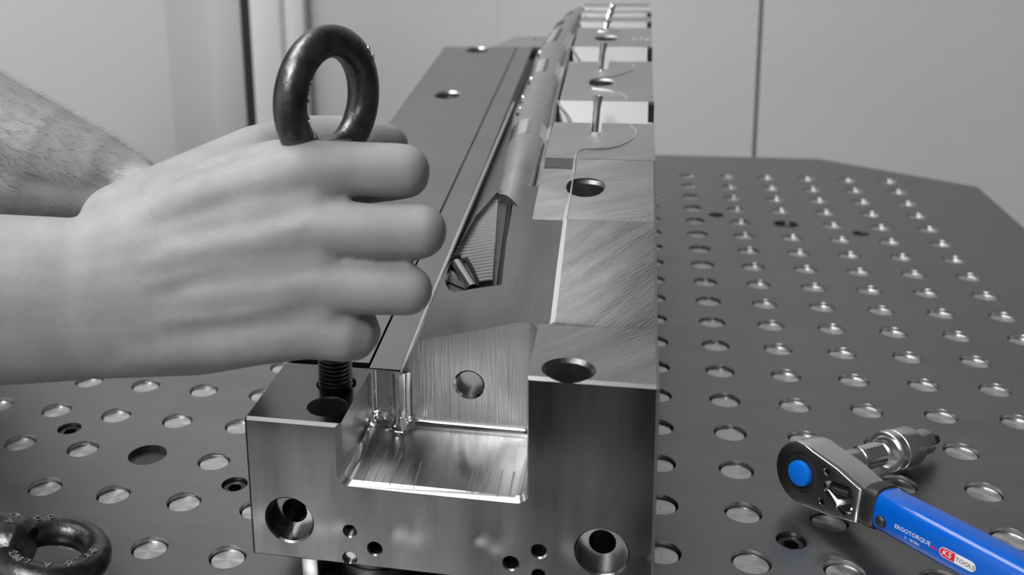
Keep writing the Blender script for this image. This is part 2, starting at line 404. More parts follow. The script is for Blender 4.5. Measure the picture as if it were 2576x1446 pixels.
cut(body, [bore(-.0803, -.1741, .1149, .0093, .045, .0016), bore(-.0821, -.0145, .1457, .0100, .04, .0006),
           bore(-.1842, -.1684, .0868, .0086, .04, .0005), bore(-.1865, -.1465, .0868, .0088, .05, .0005),
           fbore(-.1993, .0392, .0104, .0075, .0008, r2=.0058, d2=.03, seg=48), fbore(-.0658, .0398, .0104, .0075, .0008, r2=.0056, d2=.03, seg=48),
           fbore(-.1721, .0370, .0026, .016), fbore(-.1613, .0298, .0029, .016), fbore(-.1727, .0237, .0027, .0022),
           fbore(-.1029, .0301, .0030, .016), fbore(-.0912, .0372, .0029, .016), fbore(-.0913, .0258, .0026, .016),
           fbore(-.1283, .0822, .0062, .0058, .0010, y=-.129, seg=44)])
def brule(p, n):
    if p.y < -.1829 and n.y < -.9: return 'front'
    if n.x > .5 and p.x > -.0463: return 'edge'
    if n.x > .3 and n.y < -.2 and p.y < -.181 and p.x < -.17 and p.z > .062: return 'valley'
    if -.1763 < p.x < -.0958 and p.y < -.1285 and p.z > .0585:
        if n.z > .97 and p.z < .0625: return 'floor'
        if n.y < -.9 and p.z > .066: return 'wallmill'
        if p.x < -.0963 and n.z < .5 and p.y > -.145: return 'chrome' if p.x < -.153 else 'wallmill'
        if p.z < .075 and n.z > .1: return 'chrome'
        if n.z < .3: return 'satin'
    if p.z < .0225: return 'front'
    if p.z < .0872 and n.z > .95 and p.x < -.17: return 'shelf'
    if abs(n.z) < .25 and p.y > -.183: return 'hole' if -.2 < p.x < -.05 else 'front'
    if n.y < -.3 and n.z > .3 and p.y < -.18 and .08 < p.z < .09: return 'dark'  # left chamfer coloured dark to keep a lamp's reflection off it
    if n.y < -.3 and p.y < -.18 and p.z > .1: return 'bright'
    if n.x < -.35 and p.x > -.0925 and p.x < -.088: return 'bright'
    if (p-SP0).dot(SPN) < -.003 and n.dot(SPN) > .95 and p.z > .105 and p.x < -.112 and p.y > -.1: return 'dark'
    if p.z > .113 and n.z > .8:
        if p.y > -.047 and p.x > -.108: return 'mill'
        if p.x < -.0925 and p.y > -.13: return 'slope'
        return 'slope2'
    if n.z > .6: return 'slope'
    return 'front'
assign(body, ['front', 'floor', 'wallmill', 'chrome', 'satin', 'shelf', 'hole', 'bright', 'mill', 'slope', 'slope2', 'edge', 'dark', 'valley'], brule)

# thread inside the small tapped hole
bm = bmesh.new(); tp = []
for k in range(14): tp += [(.0026, .001+.0009*k), (.0022, .00145+.0009*k)]
lathe(bm, tp, (-.1721, -.1835, .0370), (0, 1, 0), seg=28, caps=False); fin('tapped_thread', bm, 'dark', wc=block, smooth=20)
# left ramp plate with two large bores
bm = bmesh.new()
q = [(XL0, -.1243), (-.1768, -.1243), (-.1768, .4965), (-.2515, .4965), (-.2515, .06), (XL0, .06)]
prism(bm, [(x, y, zl(y)-.036 if y > .05 else zl(y)-.004) for x, y in q], [(x, y, zl(y)) for x, y in q])
plate = fin('ramp_plate', bm, 'plate', wc=block)
cut(plate, [bore(-.2178, .3212, zl(.3212), .0115, .03, .0003), bore(-.2155, .483, zl(.483)-.0001, .0112, .03, .0003)])
assign(plate, ['plate', 'hole'], lambda p, n: 'hole' if (n.z < .9 and -.24 < p.x < -.19 and .29 < p.y < .496 and p.z > zl(p.y)-.031) else 'plate')
bm = bmesh.new(); ys = (-.1287, .4965)
loft(bm, [[(-.1761, y, zl(y)-.012), (-.1761, y, zl(y)-.0006), (-.1755, y, zl(y)+.0002), (-.1601, y, zl(y)+.0002), (-.1601, y, zl(y)-.012)] for y in ys])
fin('slide_strip', bm, 'plate', wc=block)
bm = bmesh.new(); tube(bm, [(-.1597, -.1300, zl(-.13)-.0008), (-.1597, -.06, zl(-.06)+.0002), (-.1585, .12, zl(.12)), (-.157, .3, zl(.3))], .0011, 8)
fin('seam_bead', bm, 'satin', wc=block)
# far step plate behind the ramp
bm = bmesh.new(); q = [(-.201, .4985), (-.12, .4985), (-.12, .545), (-.184, .545)]
prism(bm, [(x, y, zl(y)-.04) for x, y in q], [(x, y, zl(y)-.0006) for x, y in q]); fin('end_plate', bm, 'bar', wc=block)
# --- curved bar
rp = [(-.1072, -.047, .138), (-.1072, -.03, .141), (-.1066, .0077, .1500), (-.1066, .0127, .1527), (-.1073, .0823, .1596), (-.1087, .1326, .1646), (-.1092, .2062, .1718),
      (-.1094, .3052, .1815), (-.1071, .368, .1877), (-.1043, .406, .1914), (-.0988, .4451, .1952)]
ls = [(-.1300, -.047, .14), (-.1300, -.0125, .1417)]
for px_, py_ in ((1268, 420), (1278, 370), (1290, 310), (1298, 259), (1321, 212), (1335, 173), (1353, 119), (1369, 97), (1396, 56), (1427, 27), (1456, 10)):
    ls.append(tuple(onpl(px_, py_, Vector((0, -math.sin(R(5.6)), math.cos(R(5.6)))), Vector((0, .0185, .1535 - (.004 if py_ > 350 else .001))))))
def lerpt(tb, y):
    if y <= tb[0][1]: return Vector(tb[0])
    for a, b in zip(tb, tb[1:]):
        if y <= b[1]:
            t = (y-a[1])/(b[1]-a[1]); return Vector(a).lerp(Vector(b), t)
    return Vector(tb[-1])
def barsec(y, lift=0.):
    r_ = lerpt(rp, y); l_ = lerpt(ls, y); w_ = r_.x-l_.x; z0 = zr(y)
    f = min(1, max(0, (y+.047)/.13)); crest = -.0016 + .0026*f
    P = [(r_.x+.0012, z0-.012), (r_.x+.0006, z0-.0010), (r_.x-.0010, z0-.0040), (r_.x-.0030, z0-.0052)]
    for k in range(11):
        a = R(26 + 134*k/10); P.append((l_.x + w_*.42 + w_*.50*math.cos(a), z0 + crest - .0130*(1-math.sin(a)) + lift))
    P += [(l_.x - .0004, z0-.008), (l_.x-.0015, z0-.016), (l_.x-.004, zl(y)-.004), (r_.x-.01, zl(y)-.006)]
    out = []
    for x, z in P:
        sh = min(.0345, max(0., -1.55*(x+.1072)))*max(0., 1-(y+.047)/.07)       # the end is cut obliquely along the sloped face
        dz = 0.
        out.append((x, y+sh, z + (zr(y+sh)-z0)))
    return out
bm = bmesh.new(); yy = [-.047+.0115*k for k in range(43)]
loft(bm, [barsec(y) for y in yy]); bar = fin('curved_bar', bm, 'bar', wc=block, smooth=30)
# ribbed bands across the bar
def band(y0, y1, n):
    bm = bmesh.new()
    for k in range(n):
        ya = y0 + (y1-y0)*k/n; yb = y0 + (y1-y0)*(k+.62)/n
        pa, pb = barsec(ya), barsec(yb)
        A = [pa[i] for i in range(8, 15)]; B = [pb[i] for i in range(8, 15)]
        up_ = Vector((0, 0, .0007)); lo = Vector((0, 0, -.0006))
        ym = (ya+yb)/2
        for i in range(6):
            v = [Vector(A[i])+lo, Vector(A[i+1])+lo, Vector(B[i+1])+lo, Vector(B[i])+lo]
            m0 = (Vector(A[i])+Vector(B[i]))/2+up_; m1 = (Vector(A[i+1])+Vector(B[i+1]))/2+up_
            a, b, c, d, e, f = [bm.verts.new(x) for x in (v[0], v[1], v[2], v[3], m0, m1)]
            bm.faces.new((a, b, f, e)); bm.faces.new((e, f, c, d)); bm.faces.new((a, d, c, b)); bm.faces.new((a, e, d)); bm.faces.new((b, c, f))
    fin('ribbed_band', bm, 'ribs', wc=block, smooth=0)
    bm = bmesh.new(); pa, pb = barsec(y0, .0), barsec(y1, .0)
    for i in range(2, 6):
        v = [bm.verts.new(Vector(p)+Vector((0, 0, dz))) for p, dz in ((pa[i], .0004), (pa[i+1], .0004), (pb[i+1], .0004), (pb[i], .0004), (pa[i], -.001), (pa[i+1], -.001), (pb[i+1], -.001), (pb[i], -.001))]
        for f in ((0, 1, 2, 3), (4, 7, 6, 5), (0, 4, 5, 1), (1, 5, 6, 2), (2, 6, 7, 3), (3, 7, 4, 0)): bm.faces.new([v[j] for j in f])
    fin('band_flat', bm, 'dark' if False else 'satin', wc=block, smooth=0)
band(.062, .088, 8); band(.205, .240, 9); band(.300, .345, 9)
for y0, y1 in ((.362, .376), (.405, .415)):
    bm = bmesh.new(); pa, pb = barsec(y0), barsec(y1)
    loft(bm, [[Vector(p)+Vector((0, 0, d)) for p in pa[9:14]] + [Vector(p)+Vector((0, 0, -.002)) for p in reversed(pa[9:14])] for pa, d in ((pa, .0006), (pb, .0006))])
    fin('dark_band', bm, 'dark', wc=block, smooth=0)
# small dark ports along the left flank of the bar
for y in (.075, .108, .135, .183, .262):
    s_ = barsec(y); p = Vector(s_[12])
    bm = bmesh.new(); lathe(bm, [(.0, .0012), (.0011, .001), (.0016, -.001)], p, (-.3, -.55, .75), seg=14); fin('port', bm, 'black', wc=block)
    bm = bmesh.new(); lathe(bm, [(.0, .0014), (.0010, .001), (.0016, -.001)], p + Vector((.0006, .012, .0011)), (-.3, -.55, .75), seg=14); fin('burr', bm, 'bright', wc=block)
# --- ribbed insert in the triangular recess
X_, Y_, _ = frame_from(SPN, (1, 0, 0)); base = SP0 - SPN*.0036
loc2 = [((p-SP0).dot(X_), (p-SP0).dot(Y_)) for p in TRI]
ymin, ymax = min(p[1] for p in loc2), max(p[1] for p in loc2)
ribp = [(1252, 495), (1247, 487), (1195, 549), (1138, 655), (1174, 661), (1190, 690), (1203, 721), (1240, 716), (1247, 600)]
loc2 = [((p-base).dot(X_), (p-base).dot(Y_)) for p in (onpl(x, y, SPN, base) for x, y in ribp)]
ymin, ymax = min(p[1] for p in loc2), max(p[1] for p in loc2)
bm = bmesh.new(); n = 30
def span(yv):
    xs = []
    for (x0, y0), (x1, y1) in zip(loc2, loc2[1:]+loc2[:1]):
        if (y0 <= yv) != (y1 <= yv): xs.append(x0 + (x1-x0)*(yv-y0)/(y1-y0))
    return (min(xs), max(xs)) if len(xs) >= 2 else None
for k in range(n):
    ya = ymin + (ymax-ymin)*(k+.2)/n; yb = ymin + (ymax-ymin)*(k+.8)/n; s_ = span((ya+yb)/2)
    if not s_ or s_[1]-s_[0] < .001: continue
    P = lambda x, y, z: base + X_*x + Y_*y + SPN*z
    A, B_ = ([P(x, ya, -.0012), P(x, (ya+yb)/2, .0019), P(x, yb, -.0012)] for x in s_)
    prism(bm, A, B_)
fin('ribbed_insert', bm, 'ribs2', wc=block, smooth=0)
bm = bmesh.new(); tube(bm, [onpl(1149, 664, SPN, base), onpl(1190, 728, SPN, base)], .0030, 18); fin('pocket_boss', bm, 'bar', wc=block)
bm = bmesh.new()
for k in range(8): tube(bm, [onpl(1134-1.2*k, 682+3.5*k, SPN, base), onpl(1143+5.2*k, 694+5*k, SPN, base)], .00055, 6)
fin('boss_ribs', bm, 'bar', wc=block)
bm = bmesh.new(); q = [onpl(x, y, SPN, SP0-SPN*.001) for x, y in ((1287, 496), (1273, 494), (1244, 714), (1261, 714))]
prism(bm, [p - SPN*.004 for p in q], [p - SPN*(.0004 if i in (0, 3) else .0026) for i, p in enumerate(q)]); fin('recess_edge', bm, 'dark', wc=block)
# --- rear deck inserts with 45 degree valley faces
DX0, DX1 = -.1066, -.0451
decks = [(.0186, .0847), (.1318, .236), (.2824, .3506), (.374, .3937), (.4106, .4211), (.4372, .4556)]
dn = Vector((0, -math.sin(R(5.6)), math.cos(R(5.6)))); dp = Vector((0, .0185, .1535))
def deckpt(px, py, lift=0.): return onpl(px, py, dn, dp + dn*lift)
for i, (a, b) in enumerate(decks):
    t = link('deck_insert', bpy.data.meshes.new('deck_insert'))
    za, zb = zr(a), zr(b)
    if i == 0: pf = [(a, .13), (a, za), (b, zb), (b, .135)]
    else:
        d = min(.027, (a-decks[i-1][1])*.92); pf = [(a-d, za-d*1.12-.004), (a-d, za-d*1.12), (a, za), (b, zb), (b, zb-.028)]
    x1 = DX1 if i == 0 else DX1
    bm = bmesh.new(); prism(bm, [(DX0, y, z) for y, z in pf], [(x1, y, z) for y, z in pf])
    bmesh.ops.recalc_face_normals(bm, faces=bm.faces[:]); bm.to_mesh(t.data); bm.free(); t.data.materials.append(M['mill'])
    world_child(t, block)
    cs = []
    if i == 0:
        def slot(bm, b=b):
            x0, x1_ = -.0835, -.0768; pts = [(x0, b+.01), (x1_, b+.01), (x1_, b-.024)]
            c0 = ((x0+x1_)/2, b-.024); r_ = (x1_-x0)/2
            pts += [(c0[0]+r_*math.cos(-R(180)*k/8), c0[1]+r_*math.sin(-R(180)*k/8)) for k in range(1, 9)]
            prism(bm, [(x, y, zr(b)-.006) for x, y in pts], [(x, y, zr(b)+.02) for x, y in pts])
        cs.append(slot)
    if i == 1:
        cs.append(bore(-.0814, .1777, zr(.1777), .0094, .022, .0005))
        def slot1(bm, b=b):
            x0, x1_ = -.0842, -.0768; pts = [(x0, b+.01), (x1_, b+.01), (x1_, b-.026)]
            c0 = ((x0+x1_)/2, b-.026); r_ = (x1_-x0)/2
            pts += [(c0[0]+r_*math.cos(-R(180)*k/8), c0[1]+r_*math.sin(-R(180)*k/8)) for k in range(1, 9)]
            prism(bm, [(x, y, zr(b)-.006) for x, y in pts], [(x, y, zr(b)+.02) for x, y in pts])
        cs.append(slot1)
    if i == 2: cs.append(bore(-.0815, .3118, zr(.3118), .0095, .022, .0004))
    if cs: cut(t, cs)
    assign(t, ['mill', 'valley', 'hole'], lambda p, n: 'valley' if (n.y < -.4 and n.z > .3) else ('hole' if abs(n.z) < .3 and DX0+.002 < p.x < DX1-.002 and p.y > a+.004 and p.y < b-.0005 else 'mill'))
    if i > 0 and i < 5:
        bm = bmesh.new(); box(bm, (-.0485, a-.0105, za-.03), (-.0447, a-.0002, za+.0002)); fin('gap_shade', bm, 'black', wc=block)  # black plate stands for the shade in the gap beside the valley
# parting line on the decks (thin raised edge)
def edge(pts, r_=.00055, m='chrome'):
    bm = bmesh.new(); tube(bm, [deckpt(x, y, .0001) for x, y in pts], r_, 8, flat=.8); fin('parting_edge', bm, m, wc=block)
edge([(1446, 404), (1449, 388), (1455, 379), (1466, 375), (1500, 375), (1530, 373), (1557, 367), (1580, 357), (1597, 343), (1601, 333), (1597, 324), (1586, 317), (1589, 313)])
edge([(1479, 213), (1481, 203), (1490, 199), (1513, 196), (1545, 192), (1572, 184), (1592, 175), (1597, 168), (1590, 161), (1584, 157)], .0006)
edge([(1490, 222), (1530, 226), (1558, 232), (1572, 241), (1576, 248), (1580, 253)], .0006, 'satin')
edge([(1505, 79), (1530, 80), (1556, 78)], .0008, 'bright')
d1n = Vector((0, -math.sin(R(12)), math.cos(R(12)))); d1p = Vector((0, -.048, .1384))
bm = bmesh.new(); tube(bm, [onpl(x, y, d1n, d1p) for x, y in ((1426, 549), (1434, 500), (1444, 430))] + [deckpt(1446, 404)], .0005, 8, flat=.8); fin('parting_edge', bm, 'chrome', wc=block)
# ledge between front deck and rear decks on the left side
bm = bmesh.new(); box(bm, (-.1062, .0079, .1495), (-.0905, .0183, .1533), .0003)
for v in bm.verts: v.co.z = (.1504 if v.co.y < .013 else .15345) - (0 if v.co.z > .152 else .004)
fin('deck_ledge', bm, 'slope', wc=block)
# gate pins standing in the valleys
def pin(px0, py0, px1, py1, y, r_):
    d = fw + rt*((px0-1001.6)/2628.4) - up*((py0-354.9)/2628.4); a = CAM + d*((y-CAM.y)/d.y)
    d = fw + rt*((px1-1001.6)/2628.4) - up*((py1-354.9)/2628.4); b = CAM + d*((y+.004-CAM.y)/d.y)
    L_ = (b-a).length
    bm = bmesh.new(); lathe(bm, [(r_*.98, -.012), (r_, 0), (r_, L_*.62), (r_*.96, L_*.64), (r_*1.42, L_*.97), (r_*1.42, L_), (r_*1.1, L_), (r_*.55, L_*.9)], a, b-a, seg=24)
    fin('gate_pin', bm, 'chrome', wc=block)
pin(1496, 334, 1504, 240, .098, .0024); pin(1510, 176, 1518, 108, .2500, .0024); pin(1524, 74, 1528, 52, .3560, .0026); pin(1530, 48, 1534, 33, .3960, .0027); pin(1534, 30, 1540, 17, .4240, .0027)
for i, (px, py) in enumerate(((1540, 49), (1549, 31))):
    bm = bmesh.new(); lathe(bm, [(.0009, -.002), (.0009, .0010), (0, .0014)], deckpt(px, py), dn, seg=12); fin('dowel', bm, 'bright', wc=block)
bm = bmesh.new(); lathe(bm, [(.0016, -.002), (.0016, .0010), (0, .0016)], onpl(1345, 95, Vector((0, -math.sin(R(5.6)), math.cos(R(5.6)))), Vector((0, -.1285, .0865))), dn, seg=12); fin('dowel', bm, 'bright', wc=block)
# spring wire left of each valley
for pts in (((1404, 254), (1407, 266), (1412, 272), (1424, 286), (1431, 296), (1434, 308)), ((1440, 118), (1442, 128), (1450, 140), (1458, 152))):
    y0 = .119 if pts[0][1] > 200 else .270
    bm = bmesh.new(); P = []
    for k, (x, y) in enumerate(pts):
        d = fw + rt*((x-1001.6)/2628.4) - up*((y-354.9)/2628.4); P.append(CAM + d*((y0-.003*k-CAM.y)/d.y))
    tube(bm, P, .0009, 8); fin('relief_groove', bm, 'ribs', wc=block)
# stamped letters on the third deck
p0 = deckpt(1590, 97, .0001); p1 = deckpt(1634, 99, .0001); xx = (p1-p0).normalized(); yv = dn.cross(xx)
text('stamped_letters', 'U T 4', .0058, 'white', None, mtx(xx, yv*2.2, dn, p0), .0002).parent = None
bpy.data.objects['stamped_letters'].parent = block; bpy.data.objects['stamped_letters'].matrix_parent_inverse = block.matrix_world.inverted()
# cutter marks on the pocket floor
for k, (xa, ya, xb, yb, wd) in enumerate([(955, 1115, 912, 1212, 1.2), (976, 1130, 938, 1216, .9), (1000, 1135, 958, 1218, .8), (1012, 1138, 980, 1220, 1.4), (1030, 1170, 1010, 1224, 1.0), (1060, 1160, 1040, 1227, 1.2),
        (1195, 1170, 1176, 1236, 1.3), (1207, 1170, 1187, 1239, 1.2), (1225, 1175, 1207, 1240, 1.5), (1236, 1180, 1220, 1242, 1.1), (1265, 1183, 1250, 1247, 1.4), (1294, 1187, 1281, 1248, 1.8)]):
    n_ = Vector((0, 0, 1)); a = onpl(xa, ya, n_, Vector((0, 0, .0605))); b = onpl(xb, yb, n_, Vector((0, 0, .0605)))
    bm = bmesh.new(); tube(bm, [a, b], .00022*wd, 6, flat=.7); fin('tool_mark', bm, 'valley', wc=block)
# supports under the block
for i, (x, y) in enumerate(((-.168, -.152), (-.075, -.12), (-.17, .36), (-.08, .36))):
    sp_ = tag(empty('support_puck', (x, y, 0)), ['dark round support puck under the near left end of the mould', 'dark round support puck under the near right end of the mould',
        'dark round support puck under the far left end of the mould', 'dark round support puck under the far right end of the mould'][i], 'support', 'pucks under the mould')
    bm = bmesh.new(); lathe(bm, [(.017, 0), (.0185, .001), (.0185, .0185), (.017, .0199)], (x, y, 0), seg=40); fin('puck_body', bm, 'dark', wc=sp_)
    bm = bmesh.new(); lathe(bm, [(.0186, .006), (.0192, .0065), (.0192, .0095), (.0186, .01)], (x, y, 0), seg=40); fin('groove_ring', bm, 'oxide', wc=sp_)
pb = tag(empty('parallel_bar', (-.196, -.1, 0)), 'bright ground parallel bar between table and mould at its left edge', 'support')
bm = bmesh.new(); box(bm, (-.2005, -.168, .0001), (-.1925, -.02, .0199), .0008); fin('bar_body', bm, 'satin', wc=pb)

# ------------------------------------------------------------------ eye bolts
def emboss(parent, s, o, X, Y, Z, Rr, r, a0, da, size, m, phi=55):
    """letters standing round the face of a ring; a0 start angle, da step"""
    for k, ch in enumerate(s):
        if ch == ' ': continue
        a = R(a0 + da*k); rad = X*math.cos(a) + Y*math.sin(a); tg = -X*math.sin(a) + Y*math.cos(a)
        nrm = Z*math.sin(R(phi)) - rad*math.cos(R(phi)); yv = (rad - nrm*rad.dot(nrm)).normalized(); xv = yv.cross(nrm)
        p = o + rad*(Rr - r*math.cos(R(phi))) + Z*(r*math.sin(R(phi))) + nrm*.0001
        ob = text('raised_letter', ch, size, m, None, mtx(xv, yv, nrm, p), .0004, align='CENTER'); world_child(ob, parent)
eb = tag(empty('eye_bolt', (-.1867, -.147, .083)), 'dark eye bolt standing upright, gripped by the hand above the mould hole', 'eye bolt')
ec = Vector((-.1841, -.147, .2189)); ax = (ec - Vector((-.1868, -.147, .083))).normalized()
rh = Vector((rt0.x, rt0.y, 0)).normalized(); fh = Vector((fw.x, fw.y, 0)).normalized()
hdir = rh*math.cos(R(54)) + fh*math.sin(R(54)); nrm = hdir.cross(ax).normalized()
if nrm.dot(fw) > 0: nrm = -nrm
bm = bmesh.new(); torus(bm, ec, nrm, hdir, .0245, .0071, 80, 28); fin('ring', bm, 'oxide', wc=eb)
bm = bmesh.new(); lathe(bm, [(.0095, -.018), (.0112, -.0235), (.0122, -.027), (.0126, -.030), (.0126, -.034), (.0120, -.035)], ec, ax, seg=48)
fin('collar', bm, 'oxide', wc=eb)
bm = bmesh.new(); lathe(bm, [(.0080, -.035), (.0080, -.102)], ec, ax, seg=40); fin('shank', bm, 'oxide', wc=eb)
bm = bmesh.new(); tp = []
for k in range(19): tp += [(.0078, -.100-.002*k), (.0078, -.1004-.002*k), (.0067, -.101-.002*k), (.0067, -.1014-.002*k)]
lathe(bm, tp + [(.0062, -.1385), (0, -.1385)], ec, ax, seg=44); fin('thread', bm, 'oxide', wc=eb, smooth=25)
Xr, Yr, Zr = frame_from(nrm, hdir)
emboss(eb, 'SWL A 0.10', ec, Xr, Yr, Zr, .0245, .0071, 150, 11, .0042, 'oxide2')
emboss(eb, 'CC', ec, Xr, Yr, Zr, .0245, .0071, 42, -9, .0042, 'oxide2', phi=125)
# loose eye bolt lying on the table
def onz(px, py, z): return onpl(px, py, Vector((0, 0, 1)), Vector((0, 0, z)))
c2 = onz(133, 1394, .0165)
lb = tag(empty('eye_bolt', (c2.x, c2.y, 0)), 'dark eye bolt lying flat on the table in the near left corner', 'eye bolt')
a2 = Vector((-.985, -.06, .16)).normalized()           # towards the threaded end
n2 = Vector((.16, .10, 1)); n2 = (n2 - a2*n2.dot(a2)).normalized()
bm = bmesh.new(); torus(bm, c2, n2, a2, .0195, .0066, 80, 28); fin('ring', bm, 'oxide', wc=lb)
bm = bmesh.new(); lathe(bm, [(.0095, .0115), (.0122, .0145), (.0130, .0155), (.0132, .0163), (.0132, .0270), (.0120, .0277), (.0120, .0325)], c2, a2, seg=48); fin('collar', bm, 'oxide', wc=lb)
bm = bmesh.new(); tp = []
for k in range(14): tp += [(.0070, .032+.002*k), (.0070, .0324+.002*k), (.0060, .033+.002*k), (.0060, .0334+.002*k)]
lathe(bm, tp, c2, a2, seg=36); fin('thread', bm, 'oxide', wc=lb, smooth=25)
X2, Y2, Z2 = frame_from(n2, -a2)
emboss(lb, 'SWL A 0.10', c2, X2, Y2, Z2, .0195, .0066, -128, 14, .0052, 'oxide2', phi=84)
emboss(lb, 'CC', c2, X2, Y2, Z2, .0195, .0066, 138, -17, .0050, 'oxide2', phi=96)
side = n2.cross(a2)
for k, ch in enumerate('C4'):
    an = R(14 - 24*k); rad = n2*math.cos(an) + side*math.sin(an) if (side.y > 0) else n2*math.cos(an) - side*math.sin(an)
    xv = a2.cross(rad) if a2.cross(rad).y < 0 else -a2.cross(rad)
    xv = xv.normalized(); yv = rad.cross(xv)
    ob = text('raised_letter', ch, .0068, 'oxide2', None, mtx(xv, yv, rad, c2 + a2*.0213 + rad*.0131), .0004, align='CENTER'); world_child(ob, lb)

# ------------------------------------------------------------------ torque wrench
B = Vector((.0261, -.0753, .021)); u = Vector((.6651, -.7468, .0031)); w = Vector((.7421, .6604, -.1145)); v = Vector((.0835, .0785, .9934))
MW = mtx(u, v, -w, B)                   # local x along the handle, y up, z towards the face
wr = tag(empty('torque_wrench', mw=MW), 'blue torque wrench with chrome ratchet head and adapter lying on the table', 'wrench')
mm = .001
def outline(s=1., n=20):
    """pear shape of the head in mm"""
    P = []
    r_ = 15.6; xe, yt, yb = 34., 8.6, -8.6
    a1 = 72.
    for k in range(n+1):
        a = R(a1 + (360-2*a1)*k/n); P.append((r_*math.cos(a), r_*math.sin(a)))
    P = P + [(20, -12.6), (29, -9.9), (xe, yb)] + [(xe, yt), (29, 9.9), (20, 12.6)]
    if s != 1.:
        cx, cy = 6., 0.
        sc = s
        P = [(cx+(x-cx)*sc, cy+(y-cy)*sc) for x, y in P]
    return P
bm = bmesh.new(); L = []
for s, z in ((.90, -18.6), (.97, -18.0), (1.0, -16.2), (1.0, -3.0), (.985, -1.2), (.945, -.15), (.925, 0)):
    L.append([(x*mm, y*mm, z*mm) for x, y in outline(s)])
loft(bm, L); head = fin('ratchet_head', bm, 'satin', wr, smooth=40)
def inl(pts, d): return lambda bm: prism(bm, [(x*mm, y*mm, -d*mm) for x, y in pts], [(x*mm, y*mm, 4*mm) for x, y in pts])
circ = lambda cx, cy, r_, n=36: [(cx+r_*math.cos(2*math.pi*k/n), cy+r_*math.sin(2*math.pi*k/n)) for k in range(n)]
win = [(13.6, 1.2), (14.2, 3.2), (16.2, 4.6), (27.5, 6.6), (29.6, 3.5), (30.8, -1), (29.6, -5.6), (26.8, -7.8), (23.6, -7.0), (14.4, -1.6)]
cut(head, [inl(circ(.3, .6, 9.4, 48), 1.4), inl(win, 3.0), inl(circ(14.2, 8.0, 1.9, 20), .9), inl(circ(13.6, -7.6, 1.9, 20), .9)], 40)
M['face'] = mat('dark_chrome_face', .42, .32, 1)
assign(head, ['satin', 'face', 'chrome'], lambda p, n: 'face' if n.z > .9 and p.z > -.004 else ('chrome' if n.z > .15 or (p.z > -.0035 and abs(n.z) < .3) else 'satin'))
bm = bmesh.new(); lathe(bm, [(.0093, -.0014), (.0093, -.0003), (.0088, .0000), (.0066, .0000), (.0066, -.0012)], (.0003, .0006, 0), seg=48, caps=False); fin('selector_ring', bm, 'rubber', wr)
bm = bmesh.new(); lathe(bm, [(.0063, -.0012), (.0063, .0012), (.0058, .0021), (.0042, .0026), (0, .0028)], (.0003, .0006, 0), seg=40); fin('release_button', bm, 'bluebtn', wr); bpy.data.objects['release_button']['label'] = 'blue push button'
for cx, cy in ((14.2, 8.0), (13.6, -7.6)):
    bm = bmesh.new(); lathe(bm, [(.0015, -.0009), (.0013, -.0003), (0, -.0003)], (cx*mm, cy*mm, 0), seg=20); fin('face_screw', bm, 'dark', wr)
bm = bmesh.new(); prism(bm, [(x*mm, y*mm, -3*mm) for x, y in [(14.5, -.6), (15.5, 3.4), (27, 5.8), (28.5, 1.0), (21, -3.4)]], [(x*mm, y*mm, -1.6*mm) for x, y in [(15, -.4), (16, 2.9), (26.5, 5.2), (27.8, 1.0), (21, -2.9)]])
fin('selector_disc', bm, 'ink', wr)
bm = bmesh.new(); tube(bm, [(19*mm, 1.2*mm, -1.2*mm), (27*mm, 2.6*mm, -1.2*mm)], .0016, 12); fin('selector_lever', bm, 'rubber', wr)
bm = bmesh.new(); prism(bm, [(x*mm, y*mm, -3*mm) for x, y in [(21.4, -5.6), (23, -4.2), (29, -1), (29.4, -4.8), (27, -7.0), (24, -6.6)]], [(x*mm, y*mm, -1.2*mm) for x, y in [(22, -5.4), (23.4, -4.6), (28.4, -1.5), (28.8, -4.6), (26.6, -6.5), (24.2, -6.2)]])
fin('window_insert', bm, 'chrome', wr)
bm = bmesh.new(); lathe(bm, [(.0062, -.0188), (.0062, -.0186+.0002)], seg=6); 
# collar and tube: rounded oval sections along x
def oval(x, a, b, cz, cy=0., p=3.2, n=44):
    P = []
    for k in range(n):
        t = 2*math.pi*k/n; c, s = math.cos(t), math.sin(t)
        P.append((x, cy + b*math.copysign(abs(s)**(2/p), s), cz + a*math.copysign(abs(c)**(2/p), c)))
    return P
bm.free(); bm = bmesh.new(); loft(bm, [[(x*mm, y*mm, z*mm) for x, y, z in oval(*q)] for q in ((33.4, 8.6, 9.2, -9, 0.8), (34.2, 9.4, 10.2, -9, .9), (37.5, 9.6, 10.6, -9, 1.2), (40.2, 9.5, 10.4, -9, 1.4), (40.9, 9.0, 9.8, -9, 1.4))]); fin('rubber_collar', bm, 'rubber', wr)
TB = [(40.6, 8.6, 9.3, -9, 1.6), (41.2, 8.9, 9.7, -9, 1.6), (60, 8.9, 9.7, -9, 1.9), (235, 8.9, 9.7, -9, 4), (236, 8.4, 9.2, -9, 4)]
bm = bmesh.new(); loft(bm, [[(x*mm, y*mm, z*mm) for x, y, z in oval(*q)] for q in TB]); fin('blue_tube', bm, 'blue', wr, smooth=50)
bpy.data.objects['blue_tube']['label'] = 'glossy blue painted tube'
bm = bmesh.new(); loft(bm, [[(x*mm, y*mm, z*mm) for x, y, z in oval(*q)] for q in ((230, 10, 11, -9, 3.8, 2.4), (234, 15, 15, -9, 2.5, 2.2), (245, 18, 18.5, -9, 0.2, 2.1), (330, 18, 18.5, -9, .2, 2.1), (340, 15, 16, -9, .2, 2.1))]); fin('handle_grip', bm, 'rubber', wr)
bm = bmesh.new(); lathe(bm, [(.0026, -.0012), (.0026, .0004), (.0021, .0011), (.0010, .0015), (0, .0016)], (.0450, -.0010, 0), seg=28); fin('rivet', bm, 'rubber', wr)
